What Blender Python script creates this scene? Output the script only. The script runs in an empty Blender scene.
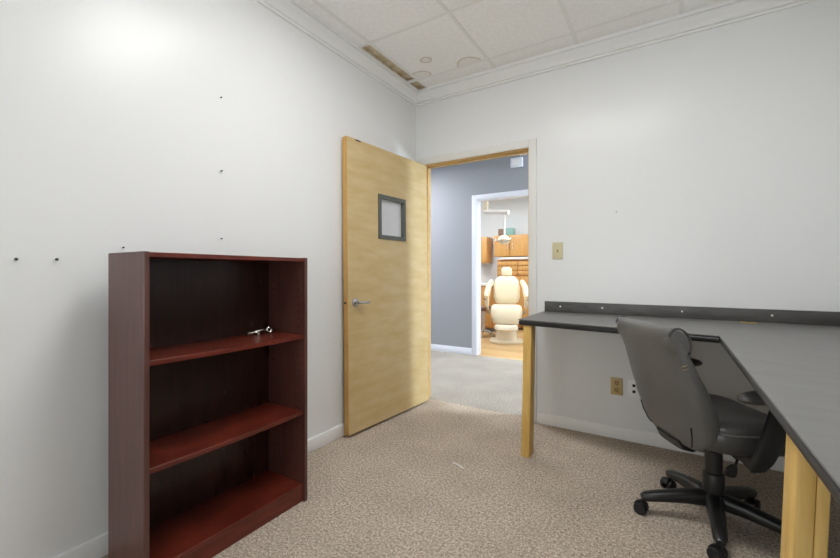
import bpy, bmesh, math, random
from mathutils import Vector, Matrix
random.seed(7)
scn = bpy.context.scene
C = scn.collection
PI = math.pi

# ------------------------------------------------------------------ helpers
def rgb(r, g, b):
    f = lambda c: (c/255/12.92) if c/255 <= 0.04045 else ((c/255+0.055)/1.055)**2.4
    return (f(r), f(g), f(b), 1)

def box(bm, x0, x1, y0, y1, z0, z1, mi=0):
    return prism(bm, [(x0,y0,z0),(x1,y0,z0),(x1,y1,z0),(x0,y1,z0)],
                     [(x0,y0,z1),(x1,y0,z1),(x1,y1,z1),(x0,y1,z1)], mi)

def prism(bm, lo, hi, mi=0):
    a = [bm.verts.new(p) for p in lo]; b = [bm.verts.new(p) for p in hi]
    n = len(a); fs = []
    fs.append(bm.faces.new(a[::-1])); fs.append(bm.faces.new(b))
    for i in range(n):
        fs.append(bm.faces.new((a[i], a[(i+1)%n], b[(i+1)%n], b[i])))
    for f in fs: f.material_index = mi
    return fs

def loft(bm, rings, mi=0, cap=True):
    vs = [[bm.verts.new(p) for p in r] for r in rings]
    n = len(vs[0])
    for a, b in zip(vs[:-1], vs[1:]):
        for i in range(n):
            f = bm.faces.new((a[i], a[(i+1)%n], b[(i+1)%n], b[i])); f.material_index = mi
    if cap:
        f = bm.faces.new(vs[0][::-1]); f.material_index = mi
        f = bm.faces.new(vs[-1]); f.material_index = mi

def sring(cx, cy, z, rx, ry, p=2.0, n=40, rot=0):
    out = []
    for i in range(n):
        t = 2*PI*i/n; c, s = math.cos(t), math.sin(t)
        x = rx*math.copysign(abs(c)**(2/p), c); y = ry*math.copysign(abs(s)**(2/p), s)
        out.append((cx + x*math.cos(rot)-y*math.sin(rot), cy + x*math.sin(rot)+y*math.cos(rot), z))
    return out

def tube(bm, pts, rad, seg=12, mi=0, flat=None, up=(0,0,1)):
    """sweep a circle (or a rounded flat section rad=(a,b)) along points"""
    P = [Vector(p) for p in pts]; rings = []
    for i, p in enumerate(P):
        if i == 0: d = P[1]-P[0]
        elif i == len(P)-1: d = P[-1]-P[-2]
        else: d = (P[i+1]-P[i]).normalized()+(P[i]-P[i-1]).normalized()
        d.normalize()
        u = Vector(up)
        if abs(d.dot(u)) > 0.95: u = Vector((1,0,0))
        s = d.cross(u).normalized(); v = s.cross(d).normalized()
        r = rad[i] if isinstance(rad, list) else rad
        if not isinstance(r, tuple): r = (r, r)
        q = 2.0 if flat is None else flat
        ring = []
        for k in range(seg):
            t = 2*PI*k/seg; c, sn = math.cos(t), math.sin(t)
            ring.append(p + s*(r[0]*math.copysign(abs(c)**(2/q), c)) + v*(r[1]*math.copysign(abs(sn)**(2/q), sn)))
        rings.append(ring)
    loft(bm, rings, mi)

def lathe(bm, prof, c=(0,0,0), axis='z', seg=24, mi=0):
    rings = []
    for r, h in prof:
        r = max(r, 1e-4); ring = []
        for k in range(seg):
            t = 2*PI*k/seg; a, b = r*math.cos(t), r*math.sin(t)
            p = {'z':(a,b,h), 'y':(a,h,b), 'x':(h,a,b)}[axis]
            ring.append((c[0]+p[0], c[1]+p[1], c[2]+p[2]))
        rings.append(ring)
    loft(bm, rings, mi)

def obj(name, bm, mats, parent=None, bevel=0, smooth=True, angle=35, seg=2, subd=0):
    bmesh.ops.recalc_face_normals(bm, faces=bm.faces[:])
    if bevel:
        bmesh.ops.bevel(bm, geom=[e for e in bm.edges if e.is_manifold and e.calc_face_angle(0) > 0.6],
                        offset=bevel, segments=seg, affect='EDGES', clamp_overlap=True, profile=0.5)
    me = bpy.data.meshes.new(name); bm.to_mesh(me); bm.free()
    if not isinstance(mats, (list, tuple)): mats = [mats]
    for m in mats: me.materials.append(m)
    if smooth:
        me.polygons.foreach_set('use_smooth', [True]*len(me.polygons))
        me.set_sharp_from_angle(angle=math.radians(angle))
    o = bpy.data.objects.new(name, me); C.objects.link(o)
    if parent: o.parent = parent
    if subd:
        md = o.modifiers.new('sub', 'SUBSURF'); md.levels = subd; md.render_levels = subd
    return o

def tag(o, label, cat, group=None, kind=None):
    o['label'] = label; o['category'] = cat
    if group: o['group'] = group
    if kind: o['kind'] = kind
    return o

def empty(name, label, cat, loc=(0,0,0), rz=0, group=None, kind=None):
    o = bpy.data.objects.new(name, None); C.objects.link(o)
    o.location = loc; o.rotation_euler = (0,0,rz); o.empty_display_size = 0.1
    return tag(o, label, cat, group, kind)

def struct(name, bm, m, label, cat, bevel=0, **k):
    o = obj(name, bm, m, None, bevel, **k)
    return tag(o, label, cat, None, 'structure')

def B(): return bmesh.new()

# ------------------------------------------------------------------ materials
def mat(name, col, rough=0.5, metal=0.0, spec=0.5, bump=None, vary=None, coat=0.0):
    """bump=(scale, strength, detail); vary=(scale, dark colour, light colour, stretch xyz)"""
    m = bpy.data.materials.new(name); m.use_nodes = True
    nt = m.node_tree; b = nt.nodes['Principled BSDF']
    b.inputs['Base Color'].default_value = col
    b.inputs['Roughness'].default_value = rough
    b.inputs['Metallic'].default_value = metal
    b.inputs['Specular IOR Level'].default_value = spec
    b.inputs['Coat Weight'].default_value = coat
    tc = nt.nodes.new('ShaderNodeTexCoord')
    if vary:
        mp = nt.nodes.new('ShaderNodeMapping'); mp.inputs['Scale'].default_value = vary[3]
        nt.links.new(tc.outputs['Object'], mp.inputs['Vector'])
        n = nt.nodes.new('ShaderNodeTexNoise'); n.inputs['Scale'].default_value = vary[0]
        n.inputs['Detail'].default_value = 5; n.inputs['Roughness'].default_value = 0.6
        nt.links.new(mp.outputs[0], n.inputs['Vector'])
        r = nt.nodes.new('ShaderNodeValToRGB')
        r.color_ramp.elements[0].position = 0.32; r.color_ramp.elements[1].position = 0.68
        r.color_ramp.elements[0].color = vary[1]; r.color_ramp.elements[1].color = vary[2]
        nt.links.new(n.outputs['Fac'], r.inputs['Fac'])
        nt.links.new(r.outputs['Color'], b.inputs['Base Color'])
    if bump:
        n2 = nt.nodes.new('ShaderNodeTexNoise'); n2.inputs['Scale'].default_value = bump[0]
        n2.inputs['Detail'].default_value = bump[2] if len(bump) > 2 else 3
        nt.links.new(tc.outputs['Object'], n2.inputs['Vector'])
        bp = nt.nodes.new('ShaderNodeBump'); bp.inputs['Strength'].default_value = bump[1]
        bp.inputs['Distance'].default_value = 0.003
        nt.links.new(n2.outputs['Fac'], bp.inputs['Height'])
        nt.links.new(bp.outputs['Normal'], b.inputs['Normal'])
    return m

def emit(name, col, s):
    m = bpy.data.materials.new(name); m.use_nodes = True
    nt = m.node_tree; nt.nodes.clear()
    e = nt.nodes.new('ShaderNodeEmission'); e.inputs['Color'].default_value = col; e.inputs['Strength'].default_value = s
    o = nt.nodes.new('ShaderNodeOutputMaterial'); nt.links.new(e.outputs[0], o.inputs['Surface'])
    return m

def carpet(name, dark, mid, light):
    m = mat(name, mid, 0.95, spec=0.1)
    nt = m.node_tree; b = nt.nodes['Principled BSDF']
    tc = nt.nodes.new('ShaderNodeTexCoord')
    def noise(sc, det, ro):
        n = nt.nodes.new('ShaderNodeTexNoise'); n.inputs['Scale'].default_value = sc; n.inputs['Detail'].default_value = det
        n.inputs['Roughness'].default_value = ro; nt.links.new(tc.outputs['Object'], n.inputs['Vector']); return n
    a, c = noise(170, 4, .75), noise(80, 4, .75)          # loops, and the flecked yarn they gather into
    ad = nt.nodes.new('ShaderNodeMath'); ad.operation = 'ADD'
    nt.links.new(a.outputs['Fac'], ad.inputs[0]); nt.links.new(c.outputs['Fac'], ad.inputs[1])
    hf = nt.nodes.new('ShaderNodeMath'); hf.operation = 'MULTIPLY'; hf.inputs[1].default_value = .5; nt.links.new(ad.outputs[0], hf.inputs[0])
    r = nt.nodes.new('ShaderNodeValToRGB'); e = r.color_ramp.elements
    e[0].position = .37; e[1].position = .62; e[0].color = dark; e[1].color = light
    k = e.new(.49); k.color = mid
    nt.links.new(hf.outputs[0], r.inputs['Fac'])
    w = noise(3.5, 3, .5)
    r2 = nt.nodes.new('ShaderNodeValToRGB'); r2.color_ramp.elements[0].color = (.88,.88,.88,1); r2.color_ramp.elements[1].color = (1,1,1,1)
    r2.color_ramp.elements[0].position = .35; r2.color_ramp.elements[1].position = .65
    nt.links.new(w.outputs['Fac'], r2.inputs['Fac'])
    mx = nt.nodes.new('ShaderNodeMix'); mx.data_type = 'RGBA'; mx.blend_type = 'MULTIPLY'; mx.inputs[0].default_value = 1
    nt.links.new(r.outputs['Color'], mx.inputs[6]); nt.links.new(r2.outputs['Color'], mx.inputs[7])
    nt.links.new(mx.outputs[2], b.inputs['Base Color'])
    bp = nt.nodes.new('ShaderNodeBump'); bp.inputs['Strength'].default_value = .5; bp.inputs['Distance'].default_value = .004
    nt.links.new(a.outputs['Fac'], bp.inputs['Height']); nt.links.new(bp.outputs['Normal'], b.inputs['Normal'])
    return m

def ceiling_mat():
    m = mat('ceiling_tile', rgb(232,231,228), .9, spec=.2, bump=(160, .35, 4))
    nt = m.node_tree; b = nt.nodes['Principled BSDF']
    tc = nt.nodes.new('ShaderNodeTexCoord')
    # faint fissures
    n = nt.nodes.new('ShaderNodeTexNoise'); n.inputs['Scale'].default_value = 45; n.inputs['Detail'].default_value = 5
    nt.links.new(tc.outputs['Object'], n.inputs['Vector'])
    r = nt.nodes.new('ShaderNodeValToRGB'); r.color_ramp.elements[0].color = rgb(243,242,240); r.color_ramp.elements[1].color = rgb(249,248,247)
    r.color_ramp.elements[0].position = .35; r.color_ramp.elements[1].position = .6
    nt.links.new(n.outputs['Fac'], r.inputs['Fac'])
    col = r.outputs['Color']
    # brown water rings
    for cx, cy, ry, wob in ((-1.55,2.56,.042,0), (-1.705,2.755,.08,1), (-1.29,2.79,.095,1)):
        w = nt.nodes.new('ShaderNodeTexNoise'); w.inputs['Scale'].default_value = 9
        nt.links.new(tc.outputs['Object'], w.inputs['Vector'])
        d = nt.nodes.new('ShaderNodeVectorMath'); d.operation = 'DISTANCE'
        mulv = nt.nodes.new('ShaderNodeVectorMath'); mulv.operation = 'MULTIPLY'; mulv.inputs[1].default_value = (1,1,0)
        nt.links.new(tc.outputs['Object'], mulv.inputs[0])
        nt.links.new(mulv.outputs[0], d.inputs[0]); d.inputs[1].default_value = (cx, cy, 0)
        a = nt.nodes.new('ShaderNodeMath'); a.operation = 'MULTIPLY_ADD'; a.inputs[1].default_value = .05; 
        nt.links.new(w.outputs['Fac'], a.inputs[0]); nt.links.new(d.outputs['Value'], a.inputs[2])
        rr = nt.nodes.new('ShaderNodeValToRGB'); els = rr.color_ramp.elements
        R = ry+.025
        els[0].position = 0; els[0].color = (.1,.1,.1,1)
        els[1].position = R+.012; els[1].color = (0,0,0,1)
        e = els.new(max(R-.012,.001)); e.color = (.14,.14,.14,1)
        e = els.new(R); e.color = (.55,.55,.55,1)
        nt.links.new(a.outputs[0], rr.inputs['Fac'])
        fac = rr.outputs['Color']
        if wob:      # the ring stops at the edge of its own tile
            sx = nt.nodes.new('ShaderNodeSeparateXYZ'); nt.links.new(tc.outputs['Object'], sx.inputs[0])
            lt = nt.nodes.new('ShaderNodeMath'); lt.operation = 'LESS_THAN'; lt.inputs[1].default_value = 2.79
            nt.links.new(sx.outputs['Y'], lt.inputs[0])
            ml = nt.nodes.new('ShaderNodeMath'); ml.operation = 'MULTIPLY'
            nt.links.new(fac, ml.inputs[0]); nt.links.new(lt.outputs[0], ml.inputs[1]); fac = ml.outputs[0]
        mx = nt.nodes.new('ShaderNodeMix'); mx.data_type = 'RGBA'
        nt.links.new(fac, mx.inputs[0]); nt.links.new(col, mx.inputs[6]); mx.inputs[7].default_value = rgb(168,146,104)
        col = mx.outputs[2]
    nt.links.new(col, b.inputs['Base Color'])
    return m

def planks(name):
    m = mat(name, rgb(205,160,100), .35, spec=.5)
    nt = m.node_tree; b = nt.nodes['Principled BSDF']
    tc = nt.nodes.new('ShaderNodeTexCoord'); mp = nt.nodes.new('ShaderNodeMapping')
    nt.links.new(tc.outputs['Object'], mp.inputs['Vector'])
    br = nt.nodes.new('ShaderNodeTexBrick')
    br.inputs['Color1'].default_value = rgb(226,192,142); br.inputs['Color2'].default_value = rgb(210,172,118); br.inputs['Mortar'].default_value = rgb(176,136,88)
    br.inputs['Scale'].default_value = 1; br.inputs['Brick Width'].default_value = 1.2; br.inputs['Row Height'].default_value = .12
    br.inputs['Mortar Size'].default_value = .003
    nt.links.new(mp.outputs[0], br.inputs['Vector']); nt.links.new(br.outputs['Color'], b.inputs['Base Color'])
    return m

M = {}
M['wall'] = mat('wall_paint', rgb(230,231,231), .24, spec=.22, bump=(320, .06, 2))
M['trim'] = mat('trim_paint', rgb(240,240,239), .4, spec=.4)
M['casing'] = mat('casing_paint', rgb(222,221,217), .4, spec=.4)
M['hallwall'] = mat('hall_paint', rgb(157,160,166), .5, spec=.35, bump=(250, .06, 2))
M['halltrim'] = mat('hall_trim', rgb(226,229,238), .4)
M['room2wall'] = mat('treatment_paint', rgb(232,237,242), .6)
M['tile'] = ceiling_mat()
M['plain_ceiling'] = mat('plain_ceiling', rgb(225,225,222), .9, spec=.2)
M['tbar'] = mat('ceiling_grid_paint', rgb(236,235,232), .5)
M['recess'] = mat('stained_recess', rgb(212,196,166), .9, spec=.1, vary=(14, rgb(194,174,136), rgb(232,221,199), (1,1,1)))
M['carpet'] = carpet('brown_carpet', rgb(96,83,71), rgb(182,167,151), rgb(240,228,214))
M['hallcarpet'] = carpet('cool_lit_carpet', rgb(104,97,89), rgb(164,157,148), rgb(204,197,188))  # same carpet as the office; greyer colour stands in for cooler hallway light
M['planks'] = planks('oak_planks')
M['maple'] = mat('maple_veneer', rgb(204,180,132), .38, spec=.45, vary=(3.2, rgb(197,169,116), rgb(210,188,142), (1.2, 1.2, 4.5)))
M['mapleedge'] = mat('maple_edge', rgb(200,154,84), .45, vary=(6, rgb(190,142,72), rgb(210,168,100), (4,4,.6)))
M['jamb'] = mat('jamb_wood', rgb(206,172,114), .45, vary=(5, rgb(196,160,100), rgb(214,182,126), (.6,4,4)))
M['pine'] = mat('pine_lumber', rgb(214,174,96), .5, spec=.4, vary=(5, rgb(204,160,78), rgb(224,190,118), (6,6,.5)))
M['mahog'] = mat('mahogany_laminate', rgb(94,36,24), .33, spec=.5, vary=(7, rgb(80,28,18), rgb(112,45,30), (1,.9,6)))
M['mahogi'] = mat('mahogany_laminate_inside', rgb(60,26,19), .4, spec=.4)
M['mahogv'] = mat('mahogany_laminate_side', rgb(88,50,42), .34, spec=.7, vary=(7, rgb(74,42,36), rgb(96,58,50), (5,5,.5)))
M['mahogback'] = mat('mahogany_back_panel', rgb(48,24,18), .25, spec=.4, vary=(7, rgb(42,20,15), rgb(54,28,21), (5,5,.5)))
M['dark'] = mat('pin_hole_dark', rgb(20,12,10), .8)
M['lam'] = mat('grey_black_laminate', rgb(110,109,107), .40, spec=.5, vary=(5, rgb(108,107,105), rgb(116,115,113), (1,4,1)), bump=(400,.08,2))
M['lamedge'] = mat('black_edge', rgb(42,41,41), .3, spec=.5)
M['lamsplash'] = mat('backsplash_laminate', rgb(80,78,77), .45, vary=(9, rgb(72,70,69), rgb(92,90,88), (1,1,3)))
M['leather'] = mat('grey_leather', rgb(96,95,93), .36, spec=.5, bump=(260,.12,3), vary=(4, rgb(90,89,87), rgb(102,101,99), (1,1,1)))
M['leatherdk'] = mat('dark_leather', rgb(70,68,66), .32, spec=.5, bump=(260,.12,3))
M['black'] = mat('black_plastic', rgb(28,27,27), .38, spec=.5)
M['blackmat'] = mat('black_caster', rgb(22,22,22), .5)
M['stitch'] = mat('tan_scuff', rgb(146,130,96), .8)
M['chrome'] = mat('brushed_chrome', rgb(200,200,200), .25, metal=1)
M['silver'] = mat('silver_metal', rgb(215,213,208), .25, metal=1)
M['gunmetal'] = mat('window_frame_paint', rgb(92,94,86), .45)
M['ivory'] = mat('ivory_plastic', rgb(206,196,158), .4)
M['tan'] = mat('tan_plastic', rgb(196,172,118), .4)
M['tandk'] = mat('tan_plastic_face', rgb(172,142,84), .4)
M['white'] = mat('white_plastic', rgb(242,242,242), .4)
M['nail'] = mat('dark_nail', rgb(70,68,66), .35, metal=.8)
M['yellow'] = mat('yellow_strip', rgb(196,170,84), .5)
M['cream'] = mat('cream_vinyl', rgb(240,226,196), .35)
M['creamhard'] = mat('cream_plastic', rgb(238,228,206), .35)
M['orange'] = mat('orange_oak', rgb(212,162,96), .4, vary=(6, rgb(204,150,84), rgb(220,172,108), (5,5,.6)))
M['film'] = mat('frosted_film', rgb(206,207,208), .3, spec=.5)
M['orangedk'] = mat('dark_oak', rgb(190,136,76), .45)
M['ltop'] = mat('light_counter', rgb(236,236,232), .4)
M['teal'] = mat('teal_box', rgb(140,182,172), .5)
M['brownbox'] = mat('brown_box', rgb(150,120,100), .6)
M['greymetal'] = mat('grey_cart', rgb(110,106,104), .4)
M['stool'] = mat('brown_vinyl', rgb(120,84,56), .4)

def glass(name):
    m = bpy.data.materials.new(name); m.use_nodes = True
    nt = m.node_tree; nt.nodes.clear()
    t = nt.nodes.new('ShaderNodeBsdfTransparent'); t.inputs['Color'].default_value = (.94,.96,.95,1)
    g = nt.nodes.new('ShaderNodeBsdfGlossy'); g.inputs['Roughness'].default_value = .03
    f = nt.nodes.new('ShaderNodeFresnel'); f.inputs['IOR'].default_value = 1.45
    mx = nt.nodes.new('ShaderNodeMixShader'); o = nt.nodes.new('ShaderNodeOutputMaterial')
    nt.links.new(f.outputs[0], mx.inputs[0]); nt.links.new(t.outputs[0], mx.inputs[1]); nt.links.new(g.outputs[0], mx.inputs[2])
    nt.links.new(mx.outputs[0], o.inputs['Surface'])
    return m
M['glass'] = glass('clear_glass')

LIGHT_ROOM = 15.5
LIGHT_HALL = 38.0
LIGHT_TREAT = 22.0
M['diff_room'] = emit('diffuser_glow', (1,.995,.985,1), LIGHT_ROOM)
M['diff_hall'] = emit('hall_diffuser_glow', (.93,.96,1,1), LIGHT_HALL)
M['diff_treat'] = emit('treatment_diffuser_glow', (.92,.97,1,1), LIGHT_TREAT)

# ------------------------------------------------------------------ dimensions
XL, XR, YB, YF, H = -1.925, 0.85, 3.012, -1.7, 2.735
WT = 0.12
OL, OR, OH = -1.842, -0.905, 2.083        # clear door opening
HY = 5.03                                  # far wall of the hall
TL, TR, TH = -2.215, -1.25, 2.122          # treatment room door opening
TY = 8.0

# ------------------------------------------------------------------ setting: shell
bm = B(); box(bm, XL-.2, XR+.2, YF-.2, YB+.06, -.06, 0)
struct('floor', bm, M['carpet'], 'brown flecked carpet of the office', 'floor', smooth=False)
bm = B(); box(bm, -6, 3.5, YB+.06, HY+.02, -.06, 0)
struct('floor_hallway', bm, M['hallcarpet'], 'hallway carpet beyond the open door, cooler light painted in as grey', 'floor', smooth=False)
bm = B(); box(bm, -5.2, .2, HY+.02, TY+.2, -.06, 0)
struct('floor_treatment', bm, M['planks'], 'shiny wood plank floor of the far treatment room', 'floor', smooth=False)

bm = B(); box(bm, XL-WT, XL, YF-WT, YB, 0, H+.3)
struct('wall_left', bm, M['wall'], 'white wall behind the bookcase', 'wall', smooth=False)
j = .02
bm = B()
box(bm, XL-WT, OL-j, YB, YB+WT, 0, H+.3)
box(bm, OR+j, XR+WT, YB, YB+WT, 0, H+.3)
box(bm, OL-j, OR+j, YB, YB+WT, OH+j, H+.3)
struct('wall_back', bm, M['wall'], 'white wall with the doorway, behind the desk', 'wall', smooth=False)
bm = B(); box(bm, XR, XR+WT, YF-WT, YB, 0, H+.3)
struct('wall_right', bm, M['wall'], 'white wall along the right side of the desk', 'wall', smooth=False)
bm = B(); WX0, WX1, WZ0, WZ1 = -1.5, .3, .55, 1.85
box(bm, XL, WX0, YF-WT, YF, 0, H+.3); box(bm, WX1, XR, YF-WT, YF, 0, H+.3)
box(bm, WX0, WX1, YF-WT, YF, 0, WZ0); box(bm, WX0, WX1, YF-WT, YF, WZ1, H+.3)
struct('wall_front', bm, M['wall'], 'white wall behind the camera', 'wall', smooth=False)

wn = empty('added_window_1', 'white framed window added behind the camera, unseen, to fill the office with light', 'window', (0,0,0), 0, None, 'structure')  # unseen window, added as a source of fill light
bm = B()
for (a, b_, c, d) in ((WX0,WX0+.05,WZ0,WZ1),(WX1-.05,WX1,WZ0,WZ1),(WX0+.05,WX1-.05,WZ0,WZ0+.05),(WX0+.05,WX1-.05,WZ1-.05,WZ1),((WX0+WX1)/2-.025,(WX0+WX1)/2+.025,WZ0+.05,WZ1-.05)):
    box(bm, a, b_, YF-.09, YF-.03, c, d)
obj('window_frame', bm, M['trim'], wn, smooth=False)
bm = B(); box(bm, WX0+.05, WX1-.05, YF-.062, YF-.058, WZ0+.05, WZ1-.05); obj('window_pane', bm, M['glass'], wn, smooth=False)
dl = bpy.data.lights.new('fill_light', 'AREA'); dl.shape = 'RECTANGLE'; dl.size = WX1-WX0; dl.size_y = WZ1-WZ0
dl.energy = 40; dl.color = (.96,.98,1)
do = bpy.data.objects.new('fill_light', dl); C.objects.link(do); do.location = ((WX0+WX1)/2, YF-.25, (WZ0+WZ1)/2); do.rotation_euler = (math.radians(120), 0, 0)  # fill at the added window, tilted up to brighten the ceiling

# baseboards: eased top edge
def bboard(name, pts_lo, label, m, h=.085, t=.012):
    bm = B()
    for (x0, x1, y0, y1) in pts_lo: box(bm, x0, x1, y0, y1, 0, h)
    return struct(name, bm, m, label, 'baseboard', bevel=.004)
bboard('baseboard_left', [(XL, XL+.020, YF, YB)], 'white baseboard under the bookcase wall', M['trim'])
bboard('baseboard_back', [(OR+.066, XR, YB-.012, YB)], 'white baseboard under the desk wall', M['trim'])
bboard('baseboard_right', [(XR-.012, XR, YF, YB-.012)], 'white baseboard along the right wall', M['trim'])

# crown moulding swept round the room
prof = [(0,2.628),(.011,2.628),(.014,2.632),(.014,2.638),(.009,2.640),(.009,2.644),(.020,2.646),(.023,2.650),(.023,2.656),(.018,2.658),(.024,2.668),(.036,2.682),(.052,2.700),(.058,2.708),(.052,2.710),(.053,2.714),(.064,2.716),(.067,2.720),(.070,2.735),(.0,2.735)]
bm = B(); rings = []
for d, z in prof:
    rings.append([(XL+d,YF+d,z),(XR-d,YF+d,z),(XR-d,YB-d,z),(XL+d,YB-d,z)])
rings.append(rings[0])
loft(bm, rings, cap=False); bmesh.ops.remove_doubles(bm, verts=bm.verts[:], dist=1e-5)
struct('trim_1', bm, M['trim'], 'white crown moulding round the top of the walls', 'crown moulding', angle=20)

# suspended ceiling
gx = [XL+.03, -1.765, -1.147, -.54, .07, .68, XR-.03]
gy = [YF+.03, -1.495, -.885, -.275, .335, .945, 1.555, 2.165, 2.79, YB-.03]
holes = {(2,5),(3,5)}
bm = B()
for i in range(len(gx)-1):
    for k in range(len(gy)-1):
        if (i,k) in holes or (i == 0 and k in (7,8)): continue
        box(bm, gx[i]+.004, gx[i+1]-.004, gy[k]+.004, gy[k+1]-.004, H, H+.015)
# the corner piece left over from the missing border tile hangs on the back wall side
box(bm, XL+.03, XL+.05, 2.165, YB-.03, H, H+.015)
struct('ceiling', bm, M['tile'], 'white speckled suspended ceiling tiles with brown water rings', 'ceiling', smooth=False)
bm = B()
for i, x in enumerate(gx[1:-1]):
    x0 = x
    segs = [(YF+.03, YB-.03)]
    if abs(x+.54) < .01: segs = [(YF+.03,.945),(1.555,YB-.03)]
    for a, b_ in segs: box(bm, x0-.012, x0+.012, a, b_, H-.003, H+.014)
for y in gy[1:-1]:
    a = XL+.06
    box(bm, a, XR-.06, y-.012, y+.012, H-.0025, H+.014)
struct('trim_2', bm, M['tbar'], 'white metal grid that carries the ceiling tiles', 'ceiling grid', smooth=False)
# stained space above the missing border tile
bm = B()
x0, x1, y0, y1 = XL+.06, -1.765, 2.165, YB-.03
box(bm, x0-.01, x0, y0, y1, H+.001, H+.026); box(bm, x1, x1+.008, y0, y1, H+.016, H+.026)
box(bm, x0, x1, y0-.008, y0, H+.016, H+.026); box(bm, x0, x1, y1, y1+.008, H+.001, H+.026)
box(bm, x0-.01, x1+.008, y0-.008, y1+.008, H+.026, H+.03)
struct('trim_3', bm, M['recess'], 'brown stained gap where a ceiling border tile is missing in the corner', 'ceiling gap', smooth=False)
bm = B(); box(bm, XL-WT, XR+WT, YF-WT, YB+WT, H+.3, H+.34)
struct('ceiling_deck', bm, M['plain_ceiling'], 'roof deck above the suspended ceiling', 'ceiling', smooth=False)

# recessed fluorescent panels
def troffer(name, cx, cy, w, d, z, m, label, group=None):
    t = empty(name, label, 'ceiling light', (cx, cy, z), 0, group)
    bm = B()
    box(bm, -w/2, w/2, -d/2, -d/2+.025, 0, .06); box(bm, -w/2, w/2, d/2-.025, d/2, 0, .06)
    box(bm, -w/2, -w/2+.025, -d/2+.025, d/2-.025, 0, .06); box(bm, w/2-.025, w/2, -d/2+.025, d/2-.025, 0, .06)
    box(bm, -w/2, w/2, -d/2, d/2, .06, .07)
    obj('frame', bm, M['tbar'], t, smooth=False)
    bm = B(); box(bm, -w/2+.026, w/2-.026, -d/2+.026, d/2-.026, .004, .01)
    obj('diffuser', bm, m, t, smooth=False)
    return t
troffer('ceiling_light', -.5385, 1.25, 1.19, .585, H, M['diff_room'], 'fluorescent ceiling panel over the middle of the office')

# ---- doorway: wooden jamb, painted casing
jt = empty('trim_4', 'wooden door frame with white painted casing around the open doorway', 'door frame', (0,0,0), 0, None, 'structure')
bm = B()
box(bm, OL-j, OL, YB-.002, YB+WT+.002, 0, OH+j)
box(bm, OR, OR+j, YB-.002, YB+WT+.002, 0, OH+j)
box(bm, OL, OR, YB-.002, YB+WT+.002, OH, OH+j)
obj('jamb', bm, M['jamb'], jt, smooth=False)
bm = B()
box(bm, OL, OL+.012, YB+.048, YB+.083, 0, OH); box(bm, OR-.012, OR, YB+.048, YB+.083, 0, OH)
box(bm, OL+.012, OR-.012, YB+.048, YB+.083, OH-.012, OH)
obj('door_stop', bm, M['jamb'], jt, smooth=False)
bm = B()
cw = .06
for ya, yb in ((YB-.014, YB), (YB+WT, YB+WT+.014)):
    box(bm, OR+.005, OR+.005+cw, ya, yb, 0, OH+.005+cw)
    box(bm, OL-.005-.055, OL-.005, ya, yb, 0, OH+.005)
    box(bm, OL-.06, OR+.005, ya, yb, OH+.005, OH+.005+cw)
obj('casing', bm, M['casing'], jt, bevel=.003)
bm = B(); box(bm, -1.005, -.945, YB+.084, YB+.105, OH-.014, OH-.0005)
obj('catch', bm, M['white'], jt, bevel=.003)

# ---- the door leaf
A = Vector((-1.775, 2.988)); Bp = Vector((-1.844, 2.037))
u = (Bp-A).normalized(); ang = math.atan2(u.y, u.x)
dr = empty('door_1', 'pale maple office door standing open against the left wall', 'door', (A.x, A.y, 0), ang, None, 'structure')
W, T = (Bp-A).length, .042           # local x along the leaf, local -y = away from the room?  (normal n)
nrm = Vector((-u.y, u.x))            # local +y
s = -1 if nrm.x > 0 else 1           # leaf thickness goes to the wall side
ys = sorted((0, s*T)); front = 0.0; out = -s   # out: direction of the visible face in local y
z0, z1 = .020, 2.070
wx0, wx1, wz0, wz1 = .318, .634, 1.392, 1.720
bm = B()
def ring_slab(bm, X0, X1, Z0, Z1, hx0, hx1, hz0, hz1, ya, yb, mi=0):
    for (a, b_, c, d) in ((X0, hx0, Z0, Z1), (hx1, X1, Z0, Z1), (hx0, hx1, Z0, hz0), (hx0, hx1, hz1, Z1)):
        fs = box(bm, a, b_, ya, yb, c, d, mi)
ring_slab(bm, .004, W-.004, z0, z1, wx0, wx1, wz0, wz1, *ys)
obj('leaf', bm, M['maple'], dr, smooth=False)
bm = B()
box(bm, W-.004, W, ys[0]+.0005, ys[1]-.0005, z0, z1); box(bm, 0, .004, ys[0]+.0005, ys[1]-.0005, z0, z1)
box(bm, .004, W-.004, ys[0]+.0005, ys[1]-.0005, z1, z1+.002)
obj('edge_banding', bm, M['mapleedge'], dr, smooth=False)
bm = B()
fa, fb = sorted((out*.010, -out*(T+.010)))
ring_slab(bm, wx0-.004, wx1+.004, wz0-.004, wz1+.004, wx0+.026, wx1-.026, wz0+.026, wz1-.026, fa, fb)
vf = obj('window_frame', bm, M['gunmetal'], dr, smooth=False); vf['label'] = 'dark grey frame of the small door window'
bm = B(); yc = -out*(T/2)
box(bm, wx0+.026, wx1-.026, yc-.003, yc+.003, wz0+.026, wz1-.026)
obj('window_pane', bm, M['film'], vf, smooth=False)
dr.matrix_world = Matrix.Translation((A.x, A.y, 0)) @ Matrix.Rotation(-.011, 4, 'Y') @ Matrix.Rotation(ang, 4, 'Z')   # the leaf hangs a little out of plumb
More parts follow.
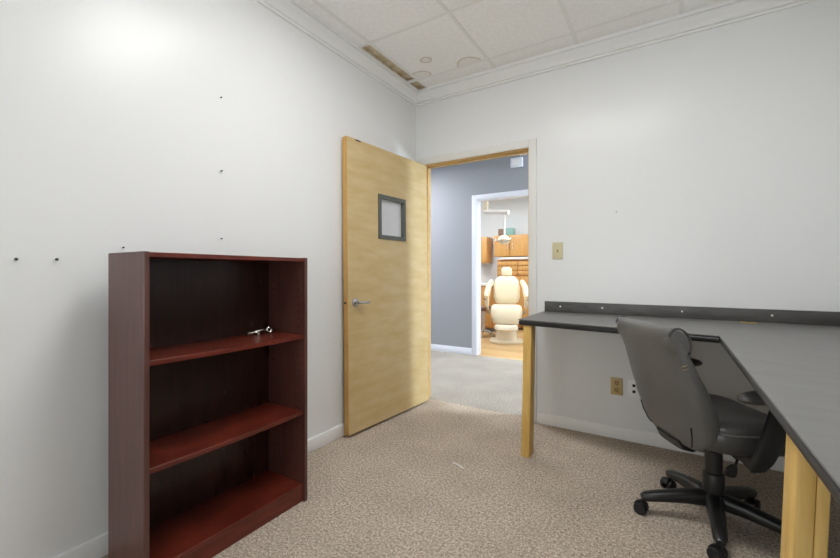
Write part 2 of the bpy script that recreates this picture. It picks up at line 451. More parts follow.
# lever handle on both faces, latch on the edge
lx, lz = W-.070, .925
hd = B()
for o_, base in ((out, 0.0), (-out, -out*T)):
    lathe(hd, [(.0,base),(.030,base),(.030,base+o_*.006),(.024,base+o_*.010),(.012,base+o_*.012),(.011,base+o_*.034 ),(.0,base+o_*.036)], (lx,0,lz), 'y', 20)
    if o_ == out:
        tube(hd, [(lx, base+o_*.034, lz),(lx-.02, base+o_*.042, lz),(lx-.06, base+o_*.044, lz-.001),(lx-.105, base+o_*.040, lz-.002)],
             [(.010,.010),(.009,.010),(.007,.009),(.006,.008)], 10)
h_ = obj('handle', hd, M['chrome'], dr); h_['label'] = 'chrome lever handle'
bm = B(); box(bm, W, W+.0015, min(0,s*T)+.009, max(0,s*T)-.009, lz-.03, lz+.03)
lp = obj('latch_plate', bm, M['mapleedge'], dr, smooth=False)
bm = B(); lathe(bm, [(0,W+.001),(.009,W+.001),(.008,W+.008),(0,W+.009)], (0, s*T/2, lz), 'x', 12)
obj('latch_bolt', bm, M['nail'], lp)
bm = B()
for hz in (.25, 1.05, 1.85):
    box(bm, -.0085, -.0005, min(0,s*T)+.004, max(0,s*T)-.004, hz-.05, hz+.05)
obj('hinge', bm, M['chrome'], dr, smooth=False)
bm = B(); box(bm, W-.135, W-.085, min(0,out*.002), max(0,out*.002), z1-.010, z1-.001)
obj('edge_chip', bm, M['nail'], dr, smooth=False)

# ---- hallway
bm = B()
box(bm, -6, TL-.02, HY, HY+WT, 0, H+.3); box(bm, TR+.02, 3.5, HY, HY+WT, 0, H+.3); box(bm, TL-.02, TR+.02, HY, HY+WT, TH+.02, H+.3)
struct('wall_hallway', bm, M['hallwall'], 'blue grey hallway wall beyond the open door', 'wall', smooth=False)
bm = B(); box(bm, -6.1, -6, YB, HY+WT, 0, H+.3); box(bm, 2.6, 2.7, YB, 4.45, 0, H+.3); box(bm, 2.6, 2.7, 4.95, HY+WT, 0, H+.3); box(bm, 2.6, 2.7, 4.45, 4.95, 0, .7); box(bm, 2.6, 2.7, 4.45, 4.95, 2.3, H+.3)
box(bm, -6, XL-WT, YB+.02, YB+WT, 0, H+.3); box(bm, XR+WT, 3.5, YB+.02, YB+WT, 0, H+.3)
struct('wall_hallway_ends', bm, M['hallwall'], 'hallway walls out of sight beside the office', 'wall', smooth=False)
bm = B(); box(bm, -6, 3.5, YB+WT, HY, H, H+.02)
struct('ceiling_hallway', bm, M['plain_ceiling'], 'white hallway ceiling', 'ceiling', smooth=False)
bboard('baseboard_hallway', [(-6, TL-.08, HY-.014, HY), (TR+.12, 3.5, HY-.014, HY)], 'white baseboard along the blue grey hallway wall', M['halltrim'], .09)
jt2 = empty('trim_5', 'white door frame of the treatment room across the hallway', 'door frame', (0,0,0), 0, None, 'structure')
bm = B()
box(bm, TL-.02, TL, HY-.004, HY+WT+.004, 0, TH+.02); box(bm, TR, TR+.02, HY-.004, HY+WT+.004, 0, TH+.02); box(bm, TL, TR, HY-.004, HY+WT+.004, TH, TH+.02)
obj('jamb', bm, M['halltrim'], jt2, smooth=False)
bm = B()
box(bm, TL-.078, TL-.008, HY-.016, HY, 0, TH+.075); box(bm, TR+.008, TR+.10, HY-.016, HY, 0, TH+.075); box(bm, TL-.008, TR+.008, HY-.016, HY, TH+.008, TH+.075)
obj('casing', bm, M['halltrim'], jt2, bevel=.004)
troffer('ceiling_light', 1.3, 4.05, 1.2, .55, H-.075, M['diff_hall'], 'fluorescent panel added on the hallway ceiling for light, out of sight to the right')  # unseen panels left and right, added to light the hallway
troffer('ceiling_light', -3.6, 4.05, 1.2, .55, H-.075, M['diff_hall'], 'fluorescent panel added on the hallway ceiling for light, out of sight to the left')
wn = empty('added_window_2', 'narrow unseen window added at the far right end of the hallway for its light', 'window', (0,0,0), 0, None, 'structure')  # added window, placed to throw a strip of light on the door leaf
bm = B()
for (a, b_, c, d) in ((4.45,4.49,.7,2.3),(4.91,4.95,.7,2.3),(4.49,4.91,.7,.74),(4.49,4.91,2.26,2.3)): box(bm, 2.62, 2.67, a, b_, c, d)
obj('window_frame', bm, M['halltrim'], wn, smooth=False)
bm = B(); box(bm, 2.643, 2.647, 4.49, 4.91, .74, 2.26); obj('window_pane', bm, M['glass'], wn, smooth=False)
d2 = bpy.data.lights.new('hall_fill_light', 'AREA'); d2.shape = 'RECTANGLE'; d2.size = .5; d2.size_y = 1.6; d2.energy = 220; d2.color = (.80,.90,1)  # area light outside the added hallway window
d2o = bpy.data.objects.new('hall_fill_light', d2); C.objects.link(d2o); d2o.location = (2.76, 4.70, 1.5); d2o.rotation_euler = (PI/2, 0, PI/2)
# small white box high on the hall wall
wb = empty('wall_box', 'small white box high on the grey hallway wall above the inner doorway', 'wall box', (-1.655, HY, 2.555))
bm = B(); box(bm, -.078, .078, -.05, 0, -.06, .06); obj('cover', bm, M['halltrim'], wb, bevel=.008)
bm = B(); box(bm, -.05, .05, -.052, -.0495, -.035, .035); obj('grille', bm, M['white'], wb, smooth=False)

# ---- treatment room shell
bm = B()
box(bm, -5.2, .2, TY, TY+.1, 0, 2.9); box(bm, -5.3, -5.2, HY+WT, TY+.1, 0, 2.9); box(bm, .2, .3, HY+WT, TY+.1, 0, 2.9)
struct('wall_treatment', bm, M['room2wall'], 'pale blue white walls of the far treatment room', 'wall', smooth=False)
bm = B(); box(bm, -5.2, .2, HY+WT, TY, 2.75, 2.78)
struct('ceiling_treatment', bm, M['plain_ceiling'], 'ceiling of the far treatment room', 'ceiling', smooth=False)
troffer('ceiling_light', -1.2, 6.3, 1.2, .6, 2.675, M['diff_treat'], 'fluorescent panel added on the treatment room ceiling for light, right of the doorway', 'added treatment room ceiling lights')  # both treatment room panels are added out of view to light it
troffer('ceiling_light', -3.4, 6.3, 1.2, .6, 2.675, M['diff_treat'], 'fluorescent panel added on the treatment room ceiling for light, left of the doorway', 'added treatment room ceiling lights')

# ------------------------------------------------------------------ bookcase
bk = empty('bookcase', 'reddish mahogany laminate bookcase with three shelves against the left wall', 'bookcase', (-1.52, .651, 0))
# local: x from 0 (front) to -.345 (back), y 0..wy
wy, dx, ht, pt = .727, .282, 1.205, .018
def panel(name, x0, x1, y0, y1, za, zb, m, par=bk, bev=.0012):
    bm = B(); box(bm, x0, x1, y0, y1, za, zb); return obj(name, bm, m, par, bevel=bev, seg=1)
panel('side_panel', -dx, 0, 0, pt, 0, ht, M['mahogv'])
sp = panel('side_panel', -dx, 0, wy-pt, wy, 0, ht, M['mahogv'])
for k in range(26):
    z = .16 + k*.037
    if abs(z-.43) < .02 or abs(z-.81) < .02: continue
    for x in (-.045, -.235):
        bm = B(); lathe(bm, [(0,0),(.0035,0),(.0035,-.0008),(0,-.0008)], (x, wy-pt, z), 'y', 8)
        obj('pin_hole', bm, M['dark'], sp, smooth=False)
panel('top_panel', -dx+.002, -.004, pt, wy-pt, ht-.019, ht-.002, M['mahog'])
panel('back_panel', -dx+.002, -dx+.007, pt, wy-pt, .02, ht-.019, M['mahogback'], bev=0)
for zt in (.824, .447, .088):
    bm = B()
    n = 8; lo = []; sag = .004 if zt > .2 else 0
    rings = []
    for k in range(n+1):
        y = pt+.001 + (wy-2*pt-.002)*k/n; sg = -sag*math.sin(PI*k/n)
        rings.append([(-dx+.008,y,zt-.018+sg),(-.010,y,zt-.018+sg),(-.010,y,zt+sg),(-dx+.008,y,zt+sg)])
    loft(bm, rings); obj('shelf', bm, M['mahog'], bk, bevel=.0012, seg=1)
panel('kick_board', -.030, -.014, pt, wy-pt, 0, .0695, M['mahog'])

# metal fitting lying on the top shelf
mt = empty('metal_fitting', 'small silver metal fitting with a round end lying on the upper bookcase shelf', 'metal fitting', (-1.735, 1.262, .8235), math.radians(84))
bm = B()
tube(bm, [(-.070,0,.012),(-.045,.002,.010),(-.02,0,.016),(.01,-.002,.022),(.034,0,.014)], [(.012,.009),(.008,.008),(.011,.007),(.012,.007),(.009,.007)], 10)
obj('arm', bm, M['silver'], mt)
bm = B()
pts = [(.052+.017*math.cos(t), 0, .0245+.017*math.sin(t)) for t in [2*PI*k/20 for k in range(20)]]
rings = []
for k in range(20):
    t = 2*PI*k/20; c = Vector((.048,0,.018)); d = Vector((math.cos(t),0,math.sin(t)))
    rings.append([tuple(c + d*(.012+.006*math.cos(q)) + Vector((0,.012*math.sin(q),0))) for q in [2*PI*i/8 for i in range(8)]])
rings.append(rings[0]); loft(bm, rings, cap=False); bmesh.ops.remove_doubles(bm, verts=bm.verts[:], dist=1e-5)
obj('ring_end', bm, M['silver'], mt)
bm = B(); lathe(bm, [(0,0),(.011,0),(.011,.006),(.005,.008),(.005,.016),(0,.017)], (-.012,-.012,0), 'z', 14)
obj('foot', bm, M['silver'], mt)
bm = B(); tube(bm, [(-.035,.006,.004),(-.05,.016,.004),(-.03,.022,.004),(-.01,.016,.004)], .0035, 8)
obj('clip', bm, M['silver'], mt)

# ------------------------------------------------------------------ desk
dk = empty('desk', 'L-shaped grey black laminate desk on pine legs along the back and right walls', 'desk', (0,0,0))
zt = .845; th = .036
poly = [(-.786,2.401),(.198,2.252),(.193,-.7),(XR-.001,-.7),(XR-.001,YB-.001),(-.786,YB-.001)]
bm = B(); prism(bm, [(x,y,zt-.006) for x,y in poly], [(x,y,zt) for x,y in poly])
obj('worktop', bm, M['lam'], dk, bevel=.0015, seg=1)
def inset(pl, d):   # only the three free edges move in
    return [(pl[0][0]+d, pl[0][1]+d), (pl[1][0]+d, pl[1][1]+d), (pl[2][0]+d, pl[2][1]+d), (pl[3][0], pl[3][1]+d), pl[4], (pl[5][0]+d, pl[5][1])]
bm = B(); p0 = inset(poly, .001)
prism(bm, [(x,y,zt-th) for x,y in p0], [(x,y,zt-.0065) for x,y in p0])
eb = obj('edge_band', bm, M['lamedge'], dk, bevel=.010, seg=3); eb['label'] = 'black rounded edge under the worktop'
bm = B(); box(bm, -.778, XR-.021, YB-.020, YB-.0005, zt, .921)
bs = obj('backsplash', bm, M['lamsplash'], dk, bevel=.002)
bm = B(); box(bm, XR-.020, XR-.0005, -.7, YB-.0005, zt, .921)
obj('backsplash', bm, M['lamsplash'], dk, bevel=.002)
for x, z in ((-.665,.886), (-.385,.889), (.075,.888), (.505,.887)):
    bm = B(); lathe(bm, [(0,YB-.0195),(.006,YB-.0195),(.005,YB-.0225),(0,YB-.0235)], (x,0,z), 'y', 12)
    obj('screw', bm, M['white'], bs)
def post(x0, x1, y0, y1, top, dxb, dxt, name='leg', m='pine', par=dk):
    bm = B()
    prism(bm, [(x0+dxb,y0,0),(x1+dxb,y0,0),(x1+dxb,y1,0),(x0+dxb,y1,0)], [(x0+dxt,y0,top),(x1+dxt,y0,top),(x1+dxt,y1,top),(x0+dxt,y1,top)])
    return obj(name, bm, M[m], par, bevel=.003)
post(-.768, -.718, 2.405, 2.497, zt-th, 0, .014)
lg = post(.2115, .241, 1.045, 1.135, zt-th, -.026, .003)
post(.2415, .262, 1.047, 1.135, zt-th, -.026, .003, 'cleat', 'pine', lg)
post(.215, .259, -.45, -.36, zt-th, 0, 0)
ys_ = empty('yellow_strip', 'thin yellow strip lying on the desk at the foot of the backsplash', 'strip', (.39, 2.915, zt), math.radians(-3))
bm = B(); box(bm, -.035, .035, -.006, .006, 0, .005); obj('strip', bm, M['yellow'], ys_, bevel=.0015)
bm = B(); box(bm, .035, .041, -.005, .005, .0005, .0045); obj('tip', bm, M['tandk'], ys_, smooth=False)

# ------------------------------------------------------------------ office chair (local +x forward, +y its left)
ch = empty('office_chair', 'dark grey leather swivel chair pushed into the corner of the desk', 'chair', (.175, 2.225, 0), math.radians(32))
def wheel_base():
    bm = B()
    lathe(bm, [(0,.085),(.046,.085),(.050,.10),(.047,.13),(.040,.145),(0,.145)], seg=24)
    hub = obj('base_hub', bm, M['black'], ch)
    for k in range(5):
        a = math.radians(22+72*k); c, s_ = math.cos(a), math.sin(a)
        bm = B()
        tube(bm, [(.03*c,.03*s_,.112),(.12*c,.12*s_,.108),(.22*c,.22*s_,.094),(.275*c,.275*s_,.084),(.297*c,.297*s_,.078)],
             [(.036,.034),(.032,.029),(.027,.023),(.025,.020),(.015,.012)], 14, flat=2.8)
        obj('base_leg', bm, M['black'], ch)
        # caster: stem, hood, twin wheels
        rr = .285; cx, cy = rr*c, rr*s_
        sw = a + math.radians((20,-70,150,60,-30)[k])
        ct = bpy.data.objects.new('caster', None)
        bm = B()
        lathe(bm, [(0,.045),(.008,.045),(.008,.082),(0,.082)], (0,0,0), 'z', 10)
        # hood: a half shell over the wheels
        rings = []
        for i in range(9):
            t = PI*(i/8)*.9+.05
            rings.append([(-.012+.030*math.cos(t)*f, y, .030+.030*math.sin(t)*f) for f, y in ((1.0,-.010),(1.0,.010),(.3,.010),(.3,-.010))])
        loft(bm, rings)
        m4 = Matrix.Translation((cx,cy,0)) @ Matrix.Rotation(sw, 4, 'Z')
        bmesh.ops.transform(bm, matrix=m4, verts=bm.verts[:])
        cs = obj('caster', bm, M['black'], ch)
        for sy in (-1, 1):
            bm = B()
            lathe(bm, [(0,sy*.011),(.024,sy*.011),(.0275,sy*.014),(.0275,sy*.024),(.024,sy*.029),(.010,sy*.030),(0,sy*.028)], (-.012,0,.0275), 'y', 24)
            bmesh.ops.transform(bm, matrix=m4, verts=bm.verts[:])
            obj('wheel', bm, M['blackmat'], cs)
wheel_base()
bm = B(); lathe(bm, [(0,.14),(.040,.14),(.042,.15),(.042,.225),(.038,.232),(.034,.235),(.034,.33),(.030,.335),(.028,.375),(0,.375)], seg=24)
obj('gas_column', bm, M['black'], ch)
bm = B(); prism(bm, [(-.13,-.09,.375),(.13,-.09,.375),(.13,.09,.375),(-.13,.09,.375)], [(-.19,-.20,.418),(.17,-.20,.418),(.17,.20,.418),(-.19,.20,.418)])
obj('seat_plate', bm, M['black'], ch, bevel=.01)
# seat cushion
def seat_ring(z, k): return sring(.040, 0, z, .225*k, .255*k, 4.2, 56)
bm = B(); dz = -.032
zs = [(.440,.90),(.444,.95),(.455,.985),(.475,1.0),(.500,1.0),(.520,.985),(.533,.95),(.541,.90),(.546,.80),(.545,.62),(.540,.40),(.537,.18)]
def dish(x, y, z): return (x, y, z + dz + (.010*(abs(y)/.25)**2 if z > .53 else 0) - (.030*max(0,(x-.12)/.15)**2 if z > .47 else 0))
loft(bm, [[dish(*p) for p in seat_ring(z, k)] for z, k in zs])
st = obj('seat', bm, M['leatherdk'], ch, angle=60)
bm = B()
r = [dish(*p) for p in seat_ring(.522, .985)]
tube(bm, r+[r[0]], .004, 6); obj('piping', bm, M['leather'], st)
# backrest
def lerp(tab, z):
    for (a, *va), (b_, *vb) in zip(tab[:-1], tab[1:]):
        if z <= b_:
            f = (z-a)/(b_-a); f = f*f*(3-2*f)*.5 + f*.5
            return [p+(q-p)*f for p, q in zip(va, vb)]
    return list(tab[-1][1:])
#        z     cx     halfthick  halfwidth
BT = [(.380,-.152,.026,.120),(.391,-.154,.044,.160),(.418,-.159,.058,.195),(.47,-.167,.067,.222),(.56,-.186,.071,.242),(.66,-.224,.060,.240),(.77,-.266,.048,.228),(.84,-.298,.044,.222),(.880,-.312,.038,.218),(.903,-.318,.026,.212),(.911,-.320,.012,.202)]
bm = B(); rings = []
zz = [.380,.385,.391,.402,.418,.44,.46,.50,.55,.58,.62,.67,.72,.77,.81,.84,.862,.88,.893,.903,.908,.911]
for z in zz:
    cx, t_, w_ = lerp(BT, z); rings.append(sring(cx, 0, z, t_, w_, 2.9, 52))
loft(bm, rings)
bk_ = obj('backrest', bm, M['leather'], ch, angle=60)
# rolled head cushion along the top front, with a piped end
bm = B(); rings = []
def rollc(q, e): return (-.292 + .044*e*math.cos(q) - .012*math.sin(q)*e, .850 + .060*e*math.sin(q))
for k in range(25):
    y = -.220 + .440*k/24; e = min(1, max(0, 1-abs(y)/.2205)*10)**.5 if abs(y) > .19 else 1
    e = max(e, .80)
    rings.append([(rollc(q, e)[0], y, rollc(q, e)[1]) for q in [2*PI*i/22 for i in range(22)]])
loft(bm, rings); hr = obj('head_roll', bm, M['leather'], ch, angle=60)
for sy in (-1, 1):
    bm = B(); tube(bm, [(rollc(q, .98)[0], sy*.214, rollc(q, .98)[1]) for q in [-.9+3.6*i/18 for i in range(19)]], .0045, 6)
    obj('piping', bm, M['leatherdk'], hr)
# seam at the lower rear corners of the back
for sy in (-1, 1):
    bm = B(); pts = []
    for z in [.405,.42,.44,.46,.48,.50]:
        cx, t_, w_ = lerp(BT, z); pts.append((cx - t_*.80, sy*w_*.80, z))
    tube(bm, pts, .003, 6); obj('seam', bm, M['black'], bk_)
bm = B()
for z, o_ in ((.765,0),(.752,.004)):
    cx, t_, w_ = lerp(BT, z); tube(bm, [(cx-t_*.15, -w_*1.0, z),(cx-t_*.40, -w_*.992, z-.004),(cx-t_*.6, -w_*.975, z-.008)], [.001,.0025,.001], 6)
sc_ = obj('scuff', bm, M['stitch'], bk_); sc_['label'] = 'tan worn patch on the side seam'
bm = B()
tube(bm, [(-.02,0,.385),(-.09,0,.372),(-.15,0,.364),(-.190,0,.374),(-.210,0,.405)], [(.05,.010),(.07,.012),(.085,.014),(.09,.012),(.08,.008)], 14, flat=3.5)
obj('back_bracket', bm, M['black'], ch)
# arms
for sy in (-1, 1):
    bm = B()
    tube(bm, [(-.03,sy*.08,.392),(-.03,sy*.20,.394),(-.045,sy*.268,.388),(-.052,sy*.294,.392),(-.042,sy*.308,.43),(-.005,sy*.314,.52),(.035,sy*.310,.60),(.055,sy*.306,.642)],
         [(.022,.008),(.024,.009),(.030,.012),(.034,.016),(.037,.017),(.044,.016),(.056,.014),(.070,.012)], 16, flat=3.2, up=(0,sy,0))
    ar = obj('armrest', bm, M['black'], ch)
    bm = B()
    rings = []
    for k in range(17):
        f = k/16; x = -.135+.300*f
        e = (1-abs(2*f-1)**3.0)**.5 if 0 < f < 1 else .05
        rings.append([(x, sy*.304 + .045*max(e,.06)*math.copysign(abs(math.cos(q))**.8, math.cos(q)), .655 + .008*math.sin(PI*f) + .025*max(e,.06)*math.sin(q)) for q in [2*PI*i/18 for i in range(18)]])
    loft(bm, rings); obj('arm_pad', bm, M['leatherdk'], ar, angle=60)
bm = B(); tube(bm, [(-.06,-.09,.395),(-.05,-.15,.390),(-.045,-.19,.376),(-.058,-.20,.362),(-.068,-.20,.352)], .005, 8)
lv = obj('height_lever', bm, M['black'], ch)
bm = B(); tube(bm, [(-.064,-.20,.358),(-.072,-.20,.342),(-.082,-.20,.322),(-.085,-.20,.312)], [(.010,.006),(.022,.007),(.026,.007),(.018,.005)], 12, flat=3, up=(0,1,0))
obj('lever_paddle', bm, M['black'], lv)

# ------------------------------------------------------------------ plates on the wall
def plate(name, label, cat, x, z, w, h, m):
    t = empty(name, label, cat, (x, YB, z))
    bm = B(); box(bm, -w/2, w/2, -.006, 0, -h/2, h/2); obj('plate', bm, m, t, bevel=.0025)
    return t
sw = plate('light_switch', 'ivory toggle light switch plate right of the doorway', 'light switch', -.687, 1.293, .075, .125, M['ivory'])
bm = B(); prism(bm, [(-.005,-.006,-.011),(.005,-.006,-.011),(.005,-.006,.011),(-.005,-.006,.011)][::1], [(-.004,-.020,-.004),(.004,-.020,-.004),(.004,-.016,.005),(-.004,-.016,.005)])
obj('toggle', bm, M['tandk'], sw, smooth=False)
ot = plate('power_outlet', 'tan duplex power outlet low on the wall under the desk', 'outlet', -.297, .357, .074, .118, M['tan'])
for z in (-.024, .024):
    bm = B(); loft(bm, [[(x, y, z_+z) for x, z_, y in sring(0,0,-.006,.0165,.0175,3.2,20)], [(x, y, z_+z) for x, z_, y in sring(0,0,-.0085,.016,.017,3.2,20)]])
    rc = obj('receptacle', bm, M['tandk'], ot)
    bm = B(); box(bm, -.008, -.0055, -.0092, -.008, z-.002, z+.008); box(bm, .0055, .008, -.0092, -.008, z-.002, z+.008); lathe(bm, [(0,-.008),(.003,-.008),(.003,-.0092),(0,-.0092)], (0,0,z-.009), 'y', 8)
    obj('slots', bm, M['dark'], rc, smooth=False)
bm = B(); lathe(bm, [(0,-.006),(.003,-.006),(.002,-.0075),(0,-.0075)], (0,0,0), 'y', 10); obj('screw', bm, M['chrome'], ot)
jk = plate('data_jack', 'white data jack plate with two black ports beside the tan outlet', 'data jack', -.193, .357, .074, .118, M['white'])
for z in (-.020, .020):
    bm = B(); box(bm, -.009, .009, -.0075, -.0055, z-.009, z+.009); obj('port', bm, M['dark'], jk, smooth=False)

# nails and wall anchors: head, shank, small ring of torn paint
def nail(name, loc, axis, label, group, r=.006, cat='nail'):
    sg = 1 if axis == 'x' else -1
    t = empty(name, label, cat, loc, 0, group)
    bm = B(); lathe(bm, [(0,-sg*.004),(r*.45,-sg*.004),(r*.45,0),(r*.45,sg*.010),(r,sg*.010),(r*.9,sg*.013),(0,sg*.0145)], (0,0,0), axis, 12)
    obj('nail_head', bm, M['nail'], t)
    bm = B(); lathe(bm, [(0,0),(r*1.35,0),(r*1.1,sg*.002),(0,sg*.002)], (0,0,0), axis, 14)
    obj('anchor', bm, M['white'], t)
G = 'nails left in the walls'
nail('wall_screw', (XL,.425,1.178), 'x', 'screw at the far left end of the left wall, farther from the bookcase', G, .0055, 'screw')
nail('wall_screw', (XL,.533,1.180), 'x', 'wall screw on the left wall just left of the bookcase top', G, .0055, 'screw')
nail('nail', (XL,.745,1.236), 'x', 'nail just above the left end of the bookcase top', G, .004)
nail('nail', (XL,1.170,2.018), 'x', 'topmost of three nails in a column above the bookcase', G, .004)
nail('nail', (XL,1.172,1.647), 'x', 'middle of three nails in a column above the bookcase', G, .004)
nail('nail', (XL,1.172,1.304), 'x', 'lowest of three nails in a column above the bookcase', G, .004)
nail('nail', (-.298,YB,1.547), 'y', 'lone nail in the back wall above the desk', G, .004)

# ------------------------------------------------------------------ treatment room
dc = empty('dental_chair', 'cream dental chair facing the doorway in the far treatment room', 'dental chair', (-2.30, 6.42, 0), math.atan2(-.95, .33))
# local +x forward (towards the doorway)
def cushion(name, secs, m=M['cream'], p=3.0, par=dc):
    bm = B(); loft(bm, [sring(cx, cy, z, rx, ry, p, 28) for (cx, cy, z, rx, ry) in secs]); return obj(name, bm, m, par, angle=50)
cushion('base_plate', [(.05,0,0,.30,.27),(.05,0,.02,.30,.27),(.05,0,.03,.26,.23)], M['creamhard'])
cushion('pedestal', [(.02,0,.03,.22,.17),(.02,0,.10,.21,.17),(.0,0,.22,.19,.15),(.0,0,.32,.2,.17),(.0,0,.37,.2,.18)], M['creamhard'])
cushion('seat', [(0,0,.37,.24,.22),(0,0,.40,.27,.25),(0,0,.50,.28,.26),(0,0,.56,.26,.24),(0,0,.58,.20,.19)])
cushion('leg_rest', [(.42,0,.33,.05,.19),(.41,0,.36,.07,.21),(.36,0,.45,.08,.235),(.30,0,.55,.08,.245),(.26,0,.60,.06,.23),(.25,0,.62,.03,.20)])
cushion('foot_pad', [(.46,0,.235,.08,.16),(.46,0,.25,.10,.18),(.45,0,.30,.09,.18),(.44,0,.32,.05,.16)], M['creamhard'])
cushion('backrest', [(-.20,0,.60,.04,.15),(-.21,0,.63,.07,.20),(-.24,0,.72,.08,.225),(-.28,0,.88,.075,.225),(-.32,0,1.0,.065,.20),(-.34,0,1.06,.045,.15),(-.345,0,1.08,.02,.10)])
cushion('headrest', [(-.345,0,1.075,.03,.05),(-.345,0,1.09,.05,.085),(-.355,0,1.15,.055,.095),(-.365,0,1.21,.05,.085),(-.37,0,1.235,.02,.05)])
for sy in (-1, 1):
    bm = B()
    tube(bm, [(-.30,sy*.26,.98),(-.18,sy*.30,.90),(-.02,sy*.325,.77),(.10,sy*.33,.72)], [(.035,.04),(.045,.055),(.05,.055),(.03,.035)], 14, flat=2.6)
    a_ = obj('armrest', bm, M['cream'], dc)
    bm = B(); tube(bm, [(.04,sy*.325,.72),(.03,sy*.325,.60),(-.02,sy*.29,.45)], [(.04,.03),(.035,.03),(.03,.03)], 10, flat=2.6)
    obj('arm_support', bm, M['creamhard'], a_)
    bm = B(); lathe(bm, [(0,sy*.33),(.025,sy*.33),(.025,sy*.37),(0,sy*.375)], (.06,0,.70), 'y', 12)
    obj('arm_knob', bm, M['greymetal'], a_)

# ceiling mounted exam lamp
lm = empty('exam_lamp', 'white exam lamp hanging from a jointed ceiling arm over the dental chair', 'lamp', (-2.62, 6.3, 0))
bm = B(); box(bm, -.035, .035, -.035, .035, 2.15, 2.70); box(bm, -.12, .12, -.12, .12, 2.70, 2.7495); obj('ceiling_post', bm, M['creamhard'], lm, bevel=.006)
bm = B(); tube(bm, [(-.02,0,2.17),(.40,.0,2.125)], [(.04,.035),(.04,.035)], 14, flat=4); obj('arm', bm, M['white'], lm)
bm = B(); tube(bm, [(.33,0,2.125),(.33,0,1.74)], .014, 10); obj('drop_rod', bm, M['white'], lm)
bm = B(); lathe(bm, [(0,1.60),(.05,1.605),(.09,1.64),(.10,1.68),(.07,1.73),(.03,1.75),(0,1.755)], (.33,-.03,0), 'z', 20); lh = obj('lamp_head', bm, M['creamhard'], lm)
bm = B()
tube(bm, [(.21,-.05,1.70),(.20,-.07,1.67),(.24,-.1,1.645),(.42,-.1,1.645),(.46,-.07,1.67),(.45,-.05,1.70)], .008, 8); obj('lamp_handle', bm, M['chrome'], lh)

# cabinets on the far wall
def cabinet(name, label, x0, x1, z0, z1, depth, hx, m='orange'):
    t = empty(name, label, 'cabinet', ((x0+x1)/2, TY, z0))
    w = (x1-x0); h = z1-z0
    bm = B(); box(bm, -w/2, w/2, -depth, -.001, 0, h); obj('body', bm, M[m], t, bevel=.003)
    bm = B(); box(bm, -w/2+.006, w/2-.006, -depth-.018, -depth, .006, h-.006); d = obj('door', bm, M[m], t, bevel=.003)
    bm = B(); tube(bm, [(hx,-depth-.018,h*.35),(hx,-depth-.04,h*.38),(hx,-depth-.04,h*.58),(hx,-depth-.018,h*.61)], .007, 8); obj('handle', bm, M['ltop'], d)
    return t
cabinet('wall_cabinet', 'small oak wall cabinet left of the exam lamp in the treatment room', -3.44, -3.17, 1.34, 1.88, .30, -.11)
cabinet('wall_cabinet', 'left of two adjoining oak wall cabinets behind the exam lamp', -3.02, -2.69, 1.46, 1.89, .30, .13)
cabinet('wall_cabinet', 'right of two adjoining oak wall cabinets, next to the doorway edge', -2.687, -2.30, 1.46, 1.89, .30, -.13)
hu = empty('storage_hutch', 'oak storage unit with slatted upper front below the wall cabinets', 'hutch', (-2.6, TY, 0))
bm = B(); box(bm, -.36, .34, -.28, -.001, .05, 1.40); obj('body', bm, M['orangedk'], hu, bevel=.004)
bm = B(); box(bm, -.30, .36, -.33, -.001, 1.401, 1.445); obj('top', bm, M['ltop'], hu, bevel=.004)
for z0, z1 in ((1.09,1.17),(1.185,1.265),(1.28,1.36)):
    bm = B(); box(bm, -.34, .06, -.30, -.28, z0, z1); obj('drawer', bm, M['orange'], hu, bevel=.003)
    bm = B(); box(bm, .08, .33, -.30, -.28, z0, z1); obj('drawer', bm, M['orange'], hu, bevel=.003)
bm = B(); box(bm, -.34, .33, -.30, -.28, .10, 1.06); obj('door', bm, M['orange'], hu, bevel=.003)
sc = empty('side_counter', 'white topped low counter at the left of the treatment room', 'counter', (-3.10, 7.35, 0))
bm = B(); box(bm, -.33, .28, -.25, .25, .08, .885); obj('body', bm, M['orangedk'], sc, bevel=.004)
bm = B(); box(bm, -.36, .32, -.28, .28, .886, .925); obj('top', bm, M['ltop'], sc, bevel=.004)
bm = B(); box(bm, -.31, .26, -.268, -.25, .12, .86); dd = obj('door', bm, M['orange'], sc, bevel=.003)
bm = B(); box(bm, -.30, .25, -.22, .22, 0, .08); obj('kick_board', bm, M['greymetal'], sc)
bx = empty('tray_box', 'teal box standing on top of the left wall cabinet behind the lamp', 'box', (-2.74, 7.83, 1.8905))
bm = B(); box(bm, -.10, .10, -.06, .06, 0, .13); obj('body', bm, M['teal'], bx, bevel=.004)
bm = B(); box(bm, -.103, .103, -.063, .063, .13, .145); obj('lid', bm, M['teal'], bx, bevel=.003)
bx = empty('tray_box', 'brown box beside the teal box on the wall cabinet', 'box', (-2.91, 7.83, 1.8905))
bm = B(); box(bm, -.055, .055, -.05, .05, 0, .13); obj('body', bm, M['brownbox'], bx, bevel=.004)
bm = B(); box(bm, -.058, .058, -.053, .053, .13, .14); obj('lid', bm, M['brownbox'], bx, bevel=.003)
so = empty('stool', 'low operator stool with chrome star base left of the dental chair', 'stool', (-2.80, 6.62, 0))
bm = B(); lathe(bm, [(0,.46),(.15,.46),(.17,.48),(.17,.52),(.15,.54),(0,.545)], seg=24); obj('seat', bm, M['stool'], so)
bm = B(); lathe(bm, [(0,.10),(.03,.10),(.025,.46),(0,.46)], seg=14); obj('column', bm, M['chrome'], so)
bm = B()
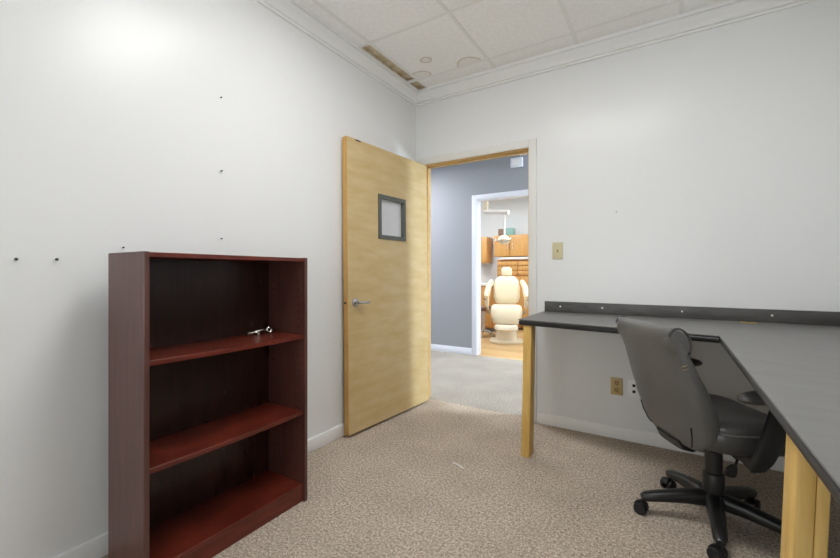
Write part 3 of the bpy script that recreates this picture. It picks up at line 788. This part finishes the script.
for k in range(5):
    a = 2*PI*k/5; tube(bm, [(0,0,.11),(.20*math.cos(a),.20*math.sin(a),.065)], [(.02,.02),(.014,.012)], 8)
    lathe(bm, [(0,0),(.025,.01),(.025,.04),(0,.055)], (.20*math.cos(a),.20*math.sin(a),0), 'z', 10)
obj('star_base', bm, M['chrome'], so)
du = empty('instrument_tray', 'white instrument tray on a post right of the dental chair', 'tray', (-1.93, 7.15, 0))
bm = B(); lathe(bm, [(0,0),(.20,0),(.20,.02),(.03,.04),(.02,.06),(.02,.90),(0,.90)], seg=18); obj('post', bm, M['chrome'], du)
bm = B(); box(bm, -.16, .20, -.14, .14, .90, .93); obj('tray', bm, M['ltop'], du, bevel=.006)
bm = B(); tube(bm, [(-.12,-.15,.90),(-.14,-.17,.75),(-.10,-.17,.60),(-.02,-.12,.70),(0,-.02,.8)], .010, 8); obj('hose', bm, M['creamhard'], du)

tr = empty('thread', 'short pale thread lying on the brown carpet in front of the doorway', 'thread', (-1.043, 2.093, 0), math.radians(22))
bm = B(); tube(bm, [(-.035,.030,.002),(-.012,.012,.003),(.012,-.006,.003),(.034,-.034,.002)], .003, 6); obj('strand', bm, M['white'], tr)
bm = B(); tube(bm, [(.034,-.034,.002),(.040,-.041,.0025),(.043,-.040,.002)], [.0018,.0026,.0012], 6); obj('frayed_end', bm, M['ivory'], tr)

# ------------------------------------------------------------------ world, camera, view
w = bpy.data.worlds.new('world'); scn.world = w; w.use_nodes = True
w.node_tree.nodes['Background'].inputs[0].default_value = (.6,.7,.85,1); w.node_tree.nodes['Background'].inputs[1].default_value = .5
cam = bpy.data.cameras.new('camera'); co = bpy.data.objects.new('camera', cam); C.objects.link(co)
co.location = (0,0,1.13); co.rotation_euler = (PI/2, 0, math.radians(31.9924))
cam.sensor_width = 36; cam.lens = 397/840*36; cam.shift_y = -6/840; cam.clip_start = .02
scn.camera = co
vs = scn.view_settings
vs.view_transform = 'Standard'; vs.look = 'None'; vs.gamma = 1; vs.use_curve_mapping = False; vs.exposure = 0.08
scn.cycles.use_denoising = True
scn.cycles.max_bounces = 10; scn.cycles.diffuse_bounces = 6
